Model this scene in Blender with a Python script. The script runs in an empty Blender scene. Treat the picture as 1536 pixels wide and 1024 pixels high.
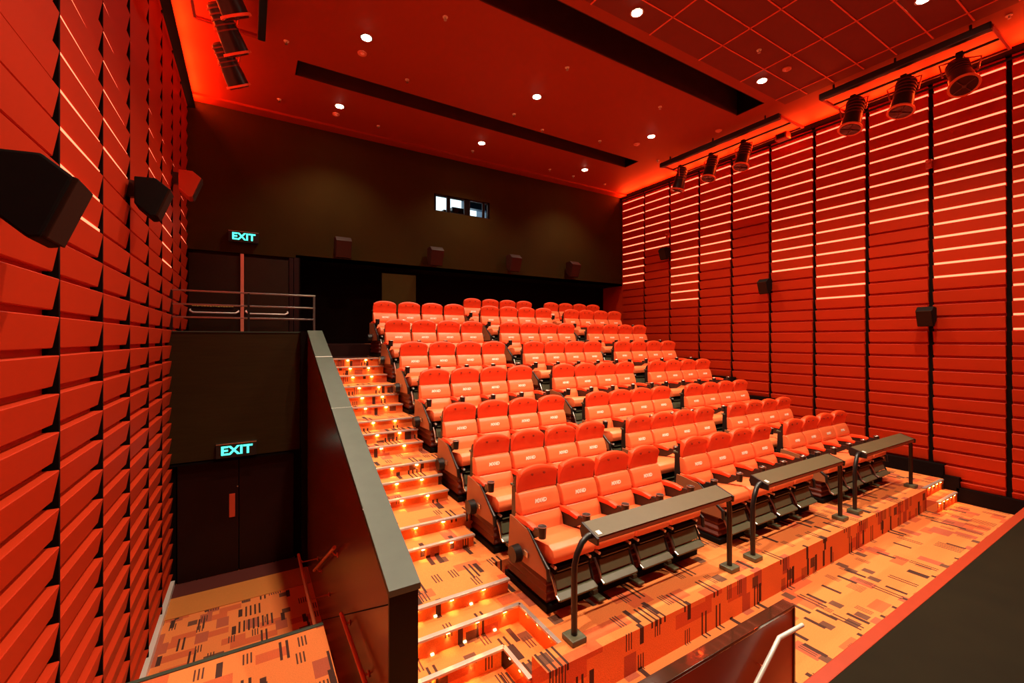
import bpy, bmesh, math, random
from mathutils import Vector, Matrix
random.seed(7)
S = bpy.context.scene
COL = S.collection
PI = math.pi

# ------------------------------------------------------------------ materials
def newmat(name):
    m = bpy.data.materials.new(name); m.use_nodes = True
    nt = m.node_tree; b = nt.nodes['Principled BSDF']
    return m, nt, b

def mat(name, col, rough=0.5, metal=0.0, noise=0.0, nscale=8.0, bump=0.0, bscale=200.0, spec=0.5, coat=0.0):
    m, nt, b = newmat(name)
    b.inputs['Base Color'].default_value = (*col, 1)
    b.inputs['Roughness'].default_value = rough
    b.inputs['Metallic'].default_value = metal
    b.inputs['Specular IOR Level'].default_value = spec
    b.inputs['Coat Weight'].default_value = coat
    if noise:
        geo = nt.nodes.new('ShaderNodeNewGeometry')
        n = nt.nodes.new('ShaderNodeTexNoise'); n.inputs['Scale'].default_value = nscale
        n.inputs['Detail'].default_value = 5
        nt.links.new(geo.outputs['Position'], n.inputs['Vector'])
        mx = nt.nodes.new('ShaderNodeMix'); mx.data_type = 'RGBA'
        mx.inputs['A'].default_value = (*[c*(1-noise) for c in col], 1)
        mx.inputs['B'].default_value = (*[min(1, c*(1+noise)) for c in col], 1)
        nt.links.new(n.outputs['Fac'], mx.inputs['Factor'])
        nt.links.new(mx.outputs['Result'], b.inputs['Base Color'])
    if bump:
        geo = nt.nodes.new('ShaderNodeNewGeometry')
        n = nt.nodes.new('ShaderNodeTexNoise'); n.inputs['Scale'].default_value = bscale
        nt.links.new(geo.outputs['Position'], n.inputs['Vector'])
        bp = nt.nodes.new('ShaderNodeBump'); bp.inputs['Strength'].default_value = bump
        bp.inputs['Distance'].default_value = 0.01
        nt.links.new(n.outputs['Fac'], bp.inputs['Height'])
        nt.links.new(bp.outputs['Normal'], b.inputs['Normal'])
    return m

def emis(name, col, strength):
    m, nt, b = newmat(name)
    b.inputs['Base Color'].default_value = (*[c*.5 for c in col], 1)
    b.inputs['Emission Color'].default_value = (*col, 1)
    b.inputs['Emission Strength'].default_value = strength
    return m

def carpet(name):
    m, nt, b = newmat(name)
    N = nt.nodes.new; L = nt.links.new
    b.inputs['Roughness'].default_value = 0.95
    b.inputs['Specular IOR Level'].default_value = 0.15
    geo = N('ShaderNodeNewGeometry'); sp = N('ShaderNodeSeparateXYZ')
    L(geo.outputs['Position'], sp.inputs[0])
    def M(op, a, bb=None):
        n = N('ShaderNodeMath'); n.operation = op
        for i, v in enumerate((a, bb)):
            if v is None: continue
            if isinstance(v, (int, float)): n.inputs[i].default_value = v
            else: L(v, n.inputs[i])
        return n.outputs[0]
    X = sp.outputs['X']; Y = M('ADD', sp.outputs['Y'], sp.outputs['Z'])
    def cells(w, h, ox, oy, shift):
        # staggered cells; returns random value per cell and local u,v
        v = M('DIVIDE', M('ADD', Y, oy), h); iv = M('FLOOR', v)
        u = M('ADD', M('DIVIDE', M('ADD', X, ox), w), M('MULTIPLY', iv, shift)); iu = M('FLOOR', u)
        cx = N('ShaderNodeCombineXYZ'); L(iu, cx.inputs[0]); L(iv, cx.inputs[1]); cx.inputs[2].default_value = ox
        wn = N('ShaderNodeTexWhiteNoise'); L(cx.outputs[0], wn.inputs['Vector'])
        return wn.outputs['Value'], M('FRACT', u), M('FRACT', v)
    def rng(x, a, c): return M('MULTIPLY', M('GREATER_THAN', x, a), M('LESS_THAN', x, c))
    base = (0.86, 0.245, 0.065)
    cur = N('ShaderNodeRGB'); cur.outputs[0].default_value = (*base, 1); cur = cur.outputs[0]
    def over(mask, col):
        nonlocal cur
        mx = N('ShaderNodeMix'); mx.data_type = 'RGBA'
        L(mask, mx.inputs['Factor']); L(cur, mx.inputs['A']); mx.inputs['B'].default_value = (*col, 1)
        cur = mx.outputs['Result']
    r, u, v = cells(.30, .15, .1, .05, .37)
    over(M('LESS_THAN', r, .14), (.68, .135, .045))
    r, u, v = cells(.16, .26, 3.3, 1.1, .45)
    over(M('LESS_THAN', r, .075), (.50, .115, .055))
    r, u, v = cells(.12, .13, 5.7, 2.9, .53)
    over(M('LESS_THAN', r, .028), (.17, .070, .040))
    r, u, v = cells(.125, .40, 8.1, .7, .31)      # paired dark strokes running up the tiers
    st = M('MULTIPLY', M('LESS_THAN', M('FRACT', M('MULTIPLY', u, 2.0)), .40), rng(v, .10, .86))
    over(M('MULTIPLY', M('LESS_THAN', r, .17), st), (.075, .034, .024))
    r, u, v = cells(.10, .26, 17.1, 3.7, .61)
    st = M('MULTIPLY', M('LESS_THAN', M('FRACT', M('MULTIPLY', u, 3.0)), .45), rng(v, .15, .8))
    over(M('MULTIPLY', M('LESS_THAN', r, .11), st), (.12, .05, .032))
    r, u, v = cells(.055, .22, 11.9, 4.2, .29)
    over(M('LESS_THAN', r, .048), (.075, .033, .024))
    n = N('ShaderNodeTexNoise'); n.inputs['Scale'].default_value = 90; n.inputs['Detail'].default_value = 4
    L(geo.outputs['Position'], n.inputs['Vector'])
    mr = N('ShaderNodeMapRange'); mr.inputs['To Min'].default_value = .75; mr.inputs['To Max'].default_value = 1.2
    L(n.outputs['Fac'], mr.inputs['Value'])
    mul = N('ShaderNodeVectorMath'); mul.operation = 'SCALE'
    L(cur, mul.inputs[0]); L(mr.outputs[0], mul.inputs['Scale'])
    L(mul.outputs[0], b.inputs['Base Color'])
    bp = N('ShaderNodeBump'); bp.inputs['Strength'].default_value = .5; bp.inputs['Distance'].default_value = .006
    L(n.outputs['Fac'], bp.inputs['Height']); L(bp.outputs['Normal'], b.inputs['Normal'])
    return m

def wood(name, c1, c2, rough=.45, axis='Z', spec=.15):
    m, nt, b = newmat(name); N = nt.nodes.new; L = nt.links.new
    geo = N('ShaderNodeNewGeometry'); mp = N('ShaderNodeMapping')
    mp.inputs['Scale'].default_value = (1.2, 1.2, 18) if axis == 'Z' else (14, 14, .8)
    n = N('ShaderNodeTexNoise'); n.inputs['Scale'].default_value = 1.6; n.inputs['Detail'].default_value = 6
    L(geo.outputs['Position'], mp.inputs[0]); L(mp.outputs[0], n.inputs['Vector'])
    mx = N('ShaderNodeMix'); mx.data_type = 'RGBA'
    mx.inputs['A'].default_value = (*c1, 1); mx.inputs['B'].default_value = (*c2, 1)
    L(n.outputs['Fac'], mx.inputs['Factor']); L(mx.outputs['Result'], b.inputs['Base Color'])
    b.inputs['Roughness'].default_value = rough
    b.inputs['Specular IOR Level'].default_value = spec
    return m

M_CARPET = carpet('patterned_orange_carpet')
M_SLAT = mat('red_slat_paint', (.47, .026, .002), .55, noise=.08, nscale=1.5, spec=.25)
M_SEAT = mat('red_orange_leather', (.92, .190, .060), .36, noise=.05, nscale=6, bump=.12, bscale=300, spec=.5)
M_SEATSHADE = mat('shaded_seat_leather', (.88, .070, .015), .42, noise=.05, nscale=6, bump=.12, bscale=300, spec=.4)  # same leather as the seat, headrest shade put into its colour
M_PRINT = mat('pale_print', (1.0, .86, .70), .5)
M_BLACK = mat('black_plastic', (.012, .010, .009), .35, noise=.2)
M_BLACKM = mat('black_matte', (.006, .004, .003), .8, noise=.3, spec=.15)
M_GREY = mat('grey_green_moulded_plastic', (.10, .10, .055), .4, noise=.15, nscale=12)
M_STEEL = mat('brushed_steel', (.62, .58, .52), .3, metal=1.0, noise=.08)
M_ALU = mat('aluminium_nosing', (.62, .50, .44), .35, metal=.45, noise=.1, nscale=30)
M_BROWNP = mat('tan_side_panel', (.34, .125, .05), .45, noise=.12, nscale=4)
M_GRL = mat('brown_speaker_grille', (.030, .010, .004), .8, noise=.3, nscale=60, spec=.1)
M_NOZ = mat('dark_red_nozzle', (.32, .025, .008), .5)
M_SPK = mat('dark_brown_cabinet', (.030, .008, .004), .5, noise=.2)
M_BELLOW = mat('dark_red_bellows', (.14, .022, .010), .55, noise=.15)
M_HOSE = mat('tan_hose', (.80, .42, .25), .45)
M_CEIL = mat('red_ceiling_paint', (.31, .034, .004), .60, noise=.06, nscale=.8, spec=.3)
M_TILE = mat('dark_red_ceiling_tile', (.17, .014, .004), .7, noise=.08, nscale=3)
M_GRID = mat('red_ceiling_grid', (.80, .11, .05), .5, noise=.05)
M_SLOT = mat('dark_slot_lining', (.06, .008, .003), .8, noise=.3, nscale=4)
M_BACK = mat('dark_olive_fabric_wall', (.036, .020, .0030), .9, noise=.2, nscale=1.2, bump=.3, bscale=150, spec=.08)
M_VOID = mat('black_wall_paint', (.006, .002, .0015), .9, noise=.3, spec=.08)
M_DARKRED = mat('dark_red_door', (.020, .0035, .002), .5, noise=.25, nscale=3, spec=.2)
M_DOORB = mat('dark_brown_door', (.026, .010, .003), .5, noise=.25, nscale=3, spec=.2)
M_FASCIA = wood('dark_brown_boarding', (.022, .010, .0022), (.040, .021, .005), .5)
M_DIV = wood('red_brown_cladding', (.15, .040, .006), (.21, .062, .010), .25, axis='X', spec=.4)
M_DIVEND = mat('black_laminate', (.006, .003, .002), .35, noise=.2, spec=.12)
M_COPE = mat('grey_green_coping_laminate', (.040, .056, .036), .45, noise=.22, nscale=7)
M_PINK = mat('pinkish_door_post', (.75, .22, .14), .5, noise=.05)
M_REDP = mat('red_handle_plate', (.75, .08, .03), .4)
M_RAILTOP = mat('dark_olive_leatherette', (.095, .078, .038), .42, noise=.1, nscale=10)
M_RAILFACE = mat('red_brown_leatherette', (.20, .028, .008), .4, noise=.08)
M_STICK = mat('white_sticker', (.85, .82, .75), .5)
M_STAGE = mat('dark_stage_floor', (.012, .0085, .0025), .8, noise=.35, nscale=2.5, spec=.12)
M_STAGETRIM = mat('red_stage_edge', (.40, .045, .015), .35, noise=.1)
M_MATT = mat('plain_tan_mat', (.62, .21, .035), .9, noise=.08, nscale=40)
M_REDMAT = mat('shaded_threshold', (.10, .012, .006), .9, noise=.1, nscale=40)  # shadow before the lower doors put into the mat colour
M_TUBE = mat('copper_tinted_steel', (.85, .24, .09), .32, metal=.25)
M_WHITE = mat('white_metal_rail', (.85, .80, .72), .35, metal=.2)
M_LED = emis('warm_led_strip', (1.0, .150, .070), 2.5)
M_LAMP = emis('white_lamp', (1.0, .86, .62), 45)
M_STEPL = emis('amber_step_led', (1.0, .34, .07), 75)
M_FOOTDOT = emis('pale_foot_dot', (1.0, .62, .30), 3.0)
M_EXIT = emis('cyan_exit_letters', (.06, .85, .62), 1.7)
M_LENS = mat('dark_red_lens', (.07, .008, .004), .2, spec=.5, coat=.3)
M_REDCAN = mat('red_tinted_can', (.50, .06, .02), .35, metal=.3)
M_RIM = mat('orange_lit_rim', (.85, .16, .06), .35)  # orange glow on the rim put into the base colour
M_YEL = mat('yellow_sign_print', (.62, .50, .12), .6)
M_BOOTHW = emis('glowing_booth_wall', (.72, .92, 1.0), 1.1)  # booth lighting put into the wall as emission
M_BLUE = mat('blue_cabinet', (.03, .12, .22), .4)
m, nt, b = newmat('projection_glass')
b.inputs['Base Color'].default_value = (1, 1, 1, 1); b.inputs['Transmission Weight'].default_value = 1
b.inputs['Roughness'].default_value = 0; b.inputs['IOR'].default_value = 1.05
M_GLASS = m

# ------------------------------------------------------------------ mesh builder
class MB:
    def __init__(s): s.bm = bmesh.new()
    def box(s, x0, x1, y0, y1, z0, z1, bevel=0, seg=2):
        r = bmesh.ops.create_cube(s.bm, size=1)
        vs = r['verts']
        for v in vs:
            v.co = Vector(((x0+x1)/2 + v.co.x*(x1-x0), (y0+y1)/2 + v.co.y*(y1-y0), (z0+z1)/2 + v.co.z*(z1-z0)))
        if bevel: s._bev(vs, bevel, seg)
        return s
    def _bev(s, vs, bevel, seg):
        es = {e for v in vs for e in v.link_edges}
        bmesh.ops.bevel(s.bm, geom=list(es), offset=bevel, segments=seg, affect='EDGES', profile=.6, clamp_overlap=True)
    def prism(s, prof, a0, a1, axis='X', bevel=0, seg=2):
        """closed profile of 2D points extruded along an axis. X: (y,z); Y: (x,z); Z: (x,y)"""
        def P(p, a):
            return {'X': (a, p[0], p[1]), 'Y': (p[0], a, p[1]), 'Z': (p[0], p[1], a)}[axis]
        A = [s.bm.verts.new(P(p, a0)) for p in prof]; B = [s.bm.verts.new(P(p, a1)) for p in prof]
        n = len(prof)
        s.bm.faces.new(A); s.bm.faces.new(B[::-1])
        for i in range(n): s.bm.faces.new((A[i], B[i], B[(i+1) % n], A[(i+1) % n]))
        bmesh.ops.recalc_face_normals(s.bm, faces=list({f for v in A+B for f in v.link_faces}))
        if bevel: s._bev(A+B, bevel, seg)
        return s
    def tube(s, pts, r, n=10, cap=True):
        pts = [Vector(p) for p in pts]; rings = []
        up = Vector((0, 0, 1)); prev = None
        for i, p in enumerate(pts):
            d = ((pts[min(i+1, len(pts)-1)] - p).normalized() + (p - pts[max(i-1, 0)]).normalized())
            d.normalize()
            if prev is None:
                a = d.cross(up) if abs(d.z) < .95 else d.cross(Vector((1, 0, 0)))
            else:
                a = prev - d*prev.dot(d)
            a.normalize(); prev = a; c = d.cross(a)
            rr = r[i] if isinstance(r, (list, tuple)) else r
            rings.append([s.bm.verts.new(p + a*math.cos(2*PI*k/n)*rr + c*math.sin(2*PI*k/n)*rr) for k in range(n)])
        fs = []
        for A, B in zip(rings, rings[1:]):
            for k in range(n): fs.append(s.bm.faces.new((A[k], A[(k+1) % n], B[(k+1) % n], B[k])))
        if cap: fs += [s.bm.faces.new(rings[0][::-1]), s.bm.faces.new(rings[-1])]
        bmesh.ops.recalc_face_normals(s.bm, faces=fs)
        return s
    def cyl(s, p, q, r0, r1=None, n=20):
        return s.tube([p, q], [r0, r1 if r1 is not None else r0], n)
    def hull(s, pts8, bevel=0, seg=2):
        """box from 8 corner points: bottom 4 (ccw) then top 4"""
        v = [s.bm.verts.new(p) for p in pts8]
        fs = [s.bm.faces.new([v[i] for i in q]) for q in ((3, 2, 1, 0), (4, 5, 6, 7), (0, 1, 5, 4), (1, 2, 6, 5), (2, 3, 7, 6), (3, 0, 4, 7))]
        bmesh.ops.recalc_face_normals(s.bm, faces=fs)
        if bevel: s._bev(v, bevel, seg)
        return s
    def mesh(s, name, m, smooth=False):
        me = bpy.data.meshes.new(name); s.bm.to_mesh(me); s.bm.free()
        me.materials.append(m)
        if smooth:
            me.polygons.foreach_set('use_smooth', [True]*len(me.polygons))
            try: me.set_sharp_from_angle(angle=math.radians(38))
            except Exception: pass
        return me
    def obj(s, name, m, parent=None, smooth=False):
        o = bpy.data.objects.new(name, s.mesh(name, m, smooth)); COL.objects.link(o)
        if parent is not None: o.parent = parent
        return o

def tag(o, label, cat, group=None, kind=None):
    o['label'] = label; o['category'] = cat
    if group: o['group'] = group
    if kind: o['kind'] = kind
    return o
def thing(name, label, cat, loc=(0, 0, 0), group=None, rotz=0):
    o = bpy.data.objects.new(name, None); COL.objects.link(o)
    o.location = loc; o.rotation_euler = (0, 0, rotz); o.empty_display_size = .1
    return tag(o, label, cat, group)
def struct(name, mb, m, label, cat=None):
    o = mb.obj(name, m); o['kind'] = 'structure'; o['label'] = label; o['category'] = cat or name.split('_')[0]
    return o
def copy_tree(o, parent=None):
    c = o.copy(); COL.objects.link(c)
    if parent is not None: c.parent = parent
    for ch in list(o.children): copy_tree(ch, c)
    return c
def text_mesh(name, body, size, depth, m, shear=0, bold=0):
    cu = bpy.data.curves.new(name, 'FONT'); cu.body = body; cu.size = size; cu.extrude = depth
    cu.align_x = 'CENTER'; cu.align_y = 'CENTER'; cu.shear = shear; cu.offset = bold; cu.resolution_u = 2
    ob = bpy.data.objects.new(name, cu); COL.objects.link(ob)
    dg = bpy.context.evaluated_depsgraph_get()
    me = bpy.data.meshes.new_from_object(ob.evaluated_get(dg)); me.name = name
    COL.objects.unlink(ob); bpy.data.objects.remove(ob); bpy.data.curves.remove(cu)
    me.materials.clear(); me.materials.append(m)
    return me
def mesh_obj(name, me, parent=None, loc=(0, 0, 0), rot=(0, 0, 0)):
    o = bpy.data.objects.new(name, me); COL.objects.link(o); o.location = loc; o.rotation_euler = rot
    if parent is not None: o.parent = parent
    return o

# ------------------------------------------------------------------ main dimensions
XL, XR, D, CZ = -1.25, 12.05, 12.05, 8.2
LOW, COR = -.40, -1.60
DX0, DX1, DY0, DY1 = .98, 1.22, 3.55, 9.35      # dividing wall beside the stairs
LANDY, LANDZ = 9.65, 2.95
YB = [-.0, 1.09, 2.18, 3.27, 4.36, 5.45, 6.53, 7.63, 8.71, 9.83, 10.93, 12.02]   # panel joints
TOPS = 7.92; PITCH = .272
ORD = ['first', 'second', 'third', 'fourth', 'fifth', 'sixth', 'seventh', 'eighth', 'ninth', 'tenth', 'eleventh', 'twelfth', 'thirteenth', 'fourteenth', 'fifteenth', 'sixteenth', 'seventeenth', 'eighteenth']

# ------------------------------------------------------------------ tiers of seating
ROWY = [4.26, 5.35, 6.36, 7.38, 8.42, 9.49, 10.56, 11.55]
ROWZ = [0, .16, .48, .96, 1.44, 1.92, 2.40, 2.68]
TIERY = [3.0, 4.56, 5.40, 6.42, 7.52, 8.60, 9.72, 10.95, 13.2]
SX = 2.48   # where the stair meets the tiers
names = ['front', 'second', 'third', 'fourth', 'fifth', 'sixth', 'seventh', 'back']
for i in range(8):
    y0, y1, z = TIERY[i], TIERY[i+1], ROWZ[i]
    f = MB()
    zb = -.6
    if i == 0:
        f.box(SX, 10.9, y0, y1, zb, z)
        f.box(10.9, XR, 3.05, y1, zb, z)
        f.box(2.16, SX, 3.0, 3.24, zb, z)
    else:
        f.box(SX, XR, y0, y1, zb, z)
    struct('floor', f, M_CARPET, 'carpeted tier floor carrying the %s row of seats' % names[i], 'floor')
# right-hand aisle steps down to the front aisle
f = MB(); f.box(10.9, XR, 2.85, 3.06, -.6, -.2)
struct('floor', f, M_CARPET, 'small carpeted step beside right wall below the front tier', 'floor')
# front aisle floor
f = MB(); f.box(2.2, XR, -.5, 3.3, -.6, LOW); f.box(.72, 2.2, -.5, 3.98, -.6, LOW)
f.box(2.2, SX, 3.3, 3.9, -.6, LOW)
struct('floor', f, M_CARPET, 'patterned orange carpet of the front aisle', 'floor')
f = MB(); f.box(XL, .72, -.5, 5.34, -.6, LOW)
struct('floor', f, M_CARPET, 'carpeted landing at bottom left above the exit corridor', 'floor')
f = MB(); f.box(-1.2, .72, 5.30, 5.35, LOW, LOW+.012, bevel=.004)
struct('trim_1', f, M_COPE, 'grey metal nosing along far edge of the left landing', 'trim')
# corridor floor
f = MB(); f.box(XL, 1.3, 5.0, 11.5, COR-.2, COR)
struct('floor', f, M_CARPET, 'low carpeted corridor floor leading to the lower exit doors', 'floor')
f = MB(); f.box(XL+.08, DX0-.02, 8.66, 9.32, COR, COR+.012)
tag(f.obj('door_mat', M_MATT), 'plain tan mat lying on corridor carpet before the lower doors', 'mat')
f = MB(); f.box(XL+.08, DX0-.02, 9.33, 9.82, COR, COR+.010)
tag(f.obj('threshold_mat', M_REDMAT), 'threshold mat at the foot of the lower doors, shadow put into its dark red', 'mat')

f = MB(); f.box(DX1, SX, 10.0, 10.92, 1.8, 2.40); f.box(DX1, SX+.12, 10.92, 13.09, 1.8, 2.69)
struct('floor', f, M_DARKRED, 'dark floor behind the top step of the aisle stairs', 'floor')
# ------------------------------------------------------------------ left aisle stairs
noses = [(3.72, -.20), (3.95, 0.0), (4.18, .16), (5.05, .32), (5.32, .48), (5.90, .64), (6.14, .80), (6.37, .96),
         (6.98, 1.12), (7.24, 1.28), (7.50, 1.44), (8.08, 1.60), (8.34, 1.76), (8.60, 1.92), (9.18, 2.08), (9.45, 2.24), (9.71, 2.40)]
st = thing('aisle_stairs', 'orange carpeted stairs with metal nosings and glowing step lights beside the dark wall', 'stairs', (0, 0, 0))
STEP_LD = bpy.data.lights.new('step_beam', 'SPOT'); STEP_LD.energy = 1.5; STEP_LD.color = (1.0, .42, .16)
STEP_LD.spot_size = math.radians(75); STEP_LD.spot_blend = .9; STEP_LD.shadow_soft_size = .006
def light_bead(x, y, z, parent, d=(0, -1)):
    b = MB(); b.box(x-.018, x+.018, y-.016, y-.002, z-.010, z+.006)
    ob = b.obj('step_light', M_STEPL, parent)
    ld = STEP_LD; lo = bpy.data.objects.new('step_beam', ld); COL.objects.link(lo); lo.parent = ob
    lo.location = (x, y-.012, z-.016); lo.rotation_euler = (math.radians(-8), 0, 0)
    return ob
for i, (y, z) in enumerate(noses):
    y1 = noses[i+1][0]+.02 if i+1 < len(noses) else 10.0
    s = MB()
    xr = SX+.0
    if i == 0:
        s.box(DX1, 2.15, y+.02, y1, LOW-.1, z); s.box(2.15, SX, 3.24, y1, LOW-.1, z)
    else:
        s.box(DX1, xr, y+.02, y1, z-.5, z)
    so = s.obj('step', M_CARPET, st)
    n = MB()
    if i == 0:
        n.box(DX1, 2.15, y-.030, y+.022, z-.020, z+.005, bevel=.004)
        n.box(2.125, 2.17, 3.24, y, z-.020, z+.005, bevel=.004)
    elif i == 1:
        n.box(DX1, SX, y-.030, y+.022, z-.020, z+.005, bevel=.004)
        n.box(SX-.03, SX+.015, 3.24, y, z-.020, z+.005, bevel=.004)
    else:
        n.box(DX1, xr, y-.030, y+.022, z-.020, z+.005, bevel=.004)
    n.obj('nosing', M_ALU, so)
    if i in (1, 2):  # small glowing dots at the riser foot
        for x in (1.50, 1.84, 2.18) if i == 1 else (1.62, 2.02):
            b = MB(); b.box(x-.016, x+.016, y-.004, y+.018, noses[i-1][1]+.004, noses[i-1][1]+.022, bevel=.004); b.obj('foot_dot', M_FOOTDOT, so)
    for x in ((1.34, 1.66, 1.98, 2.30) if i == 1 else (1.42, 1.80, 2.17)):
        if i == 0 and x > 2.1: continue
        light_bead(x, y+.02, z-.036, so)
    if i == 1:
        for yy in (3.80, 3.60, 3.40):
            b = MB(); b.box(SX-.018, SX-.004, yy-.010, yy+.010, z-.034, z-.022); b.obj('step_light', M_STEPL, so)
    if i == 0:
        for yy in (3.58, 3.40):
            b = MB(); b.box(2.130, 2.146, yy-.010, yy+.010, z-.034, z-.022); b.obj('step_light', M_STEPL, so)
# extra upper steps beyond the seventh row in the dark
rs = thing('side_steps', 'two small carpeted side steps with lit metal nosings at right wall', 'stairs', (0, 0, 0))
for (y, z) in ((3.05, 0.0), (2.85, -.20)):
    n = MB(); n.box(10.92, XR-.12, y-.030, y+.025, z-.018, z+.006, bevel=.004); no = n.obj('nosing', M_ALU, rs)
    for k in range(5):
        x = 11.0+.2*k
        light_bead(x, y, z-.030, no)
# aisle steps along the right wall, two more per tier
for i in range(1, 7):
    dz = ROWZ[i]-ROWZ[i-1]; k = max(1, round(dz/.16)-1)
    f = MB()
    for j in range(k):
        f.box(11.0, XR, TIERY[i]-.26*(j+1), TIERY[i]-.26*j, ROWZ[i-1]-.1, ROWZ[i]-.16*(j+1))
    if dz > .2: struct('floor', f, M_CARPET, 'carpeted aisle steps at right wall climbing to the %s row' % names[i], 'floor')

# ------------------------------------------------------------------ walls
w = MB(); w.box(XL-.3, XL, -1.5, 13.4, COR-.2, 8.9)
struct('wall_left', w, M_SLAT, 'red painted wall behind the slatted panels on the left', 'wall')
w = MB(); w.box(XR+.12, XR+.42, -1.5, 13.4, -.8, 8.9)
struct('wall_right', w, M_SLAT, 'red painted wall behind the slatted panels on the right', 'wall')
# upper back wall with projection port opening
PX0, PX1, PZ0, PZ1 = 4.62, 6.46, 6.56, 7.06
w = MB()
w.box(XL, XR+.12, D, D+.25, 4.83, PZ0); w.box(XL, XR+.12, D, D+.25, PZ1, 8.9)
w.box(XL, PX0, D, D+.25, PZ0, PZ1); w.box(PX1, XR+.12, D, D+.25, PZ0, PZ1)
struct('wall_back', w, M_BACK, 'dark olive upper back wall holding the projection windows', 'wall')
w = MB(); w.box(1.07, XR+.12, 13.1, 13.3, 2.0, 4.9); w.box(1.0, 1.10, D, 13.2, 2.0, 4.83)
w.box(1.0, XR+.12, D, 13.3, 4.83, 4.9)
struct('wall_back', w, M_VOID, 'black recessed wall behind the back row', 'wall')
w = MB(); w.box(3.13, 4.08, D+.02, D+.07, 2.68, 4.62)
tag(w.obj('wall_board', mat('dull_brown_board', (.045, .028, .006), .8, noise=.1, spec=.05)), 'dull brown upright board on the black recess wall above the left seats', 'board')
# wall behind the upper doors
w = MB(); w.box(XL, 1.07, D+.10, D+.25, 2.5, 4.83); w.box(.96, 1.07, D-.02, D+.25, 2.5, 4.83)
struct('wall_back', w, M_DARKRED, 'dark wall around the upper exit doors', 'wall')
# stage side / front wall behind camera
w = MB(); w.box(XL-.3, XR+.4, -1.6, -1.5, -.8, 8.9)
struct('wall_front', w, M_VOID, 'black wall behind the viewer', 'wall')

# ceiling with two sunk slots
c = MB()
S1 = (.81, 10.14, 9.36, 9.92); S2 = (.81, 10.09, 5.56, 6.22)
c.box(XL, XR+.12, 9.92, D, CZ, CZ+.7); c.box(XL, XR+.12, 6.22, 9.36, CZ, CZ+.7); c.box(XL, XR+.12, 5.35, 5.56, CZ, CZ+.7)
c.box(XL, .81, 9.36, 9.92, CZ, CZ+.7); c.box(10.14, XR+.12, 9.36, 9.92, CZ, CZ+.7)
c.box(XL, .81, 5.56, 6.22, CZ, CZ+.7); c.box(10.09, XR+.12, 5.56, 6.22, CZ, CZ+.7)
c.box(10.55, XR+.12, -1.5, 5.35, CZ, CZ+.7); c.box(XL, .6, -1.5, 5.35, CZ, CZ+.7)
c.box(XL, XR+.12, -1.5, D, CZ+.7, CZ+.8)
struct('ceiling', c, M_CEIL, 'smooth red ceiling with two long sunk slots', 'ceiling')
c = MB(); c.box(.6, 10.55, -1.5, 5.35, CZ, CZ+.1)
struct('ceiling', c, M_TILE, 'dark red tiled part of the ceiling nearest the screen', 'ceiling')
g = MB()
for k in range(-1, 7):
    x = 10.17-1.365*k
    if x < 10.5 and x > .7: g.box(x-.011, x+.011, -1.4, 5.36, CZ-.012, CZ)
for k in range(13):
    y = 4.86-.515*k
    g.box(.62, 10.5, y-.011, y+.011, CZ-.012, CZ)
struct('trim_2', g, M_GRID, 'thin red metal grid bars of the tiled ceiling', 'trim')
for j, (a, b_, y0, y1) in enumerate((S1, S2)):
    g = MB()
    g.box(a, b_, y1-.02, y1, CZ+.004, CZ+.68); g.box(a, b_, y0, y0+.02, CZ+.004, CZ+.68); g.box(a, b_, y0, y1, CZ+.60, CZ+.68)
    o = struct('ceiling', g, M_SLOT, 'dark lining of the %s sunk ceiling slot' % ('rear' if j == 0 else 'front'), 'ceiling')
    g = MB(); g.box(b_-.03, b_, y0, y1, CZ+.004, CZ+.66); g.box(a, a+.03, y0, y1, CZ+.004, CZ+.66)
    g.obj('end_shade', M_VOID, o)  # black ends, shade inside the slot put into the colour
g = MB(); g.box(XL+.1, XR, D-.32, D, CZ-.05, CZ)
struct('trim_3', g, M_CEIL, 'shallow red band where the ceiling meets the back wall', 'trim')
g = MB(); g.box(XL, XL+.16, -1.5, D, 7.98, CZ)
struct('trim_4', g, M_BLACKM, 'black band along the top of the left wall', 'trim')
g = MB(); g.box(XR, XR+.12, -1.5, D, 8.07, CZ)
struct('trim_5', g, M_BLACKM, 'thin black band along the top of the right wall', 'trim')

# added red fill lights along the panel tops, brightening the ceiling edges
for side in (-1, 1):
    for k in range(2, 12):
        ld = bpy.data.lights.new('edge_fill', 'AREA'); ld.shape = 'RECTANGLE'; ld.size = .05; ld.size_y = .95
        ld.color = (1.0, .050, .005); ld.energy = 20
        lo = bpy.data.objects.new('edge_fill', ld); COL.objects.link(lo)
        lo.location = (XL+.215 if side < 0 else XR-.045, (YB[k-1]+YB[k])/2, 8.015)
        lo.rotation_euler = (PI, -math.radians(58)*side, 0)
for n_, (xa, xb) in enumerate(((XL+.16, XL+.235), (XR-.065, XR+.0))):
    g = MB(); g.box(xa, xb, -1.4, 12.0, 7.965, 7.985)  # strips added only to house the fill lights
    struct('trim_%d' % (8+n_), g, M_BLACKM, 'slim black strip added to house the fill lights along the top of the %s wall' % ('left', 'right')[n_], 'trim')
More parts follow.
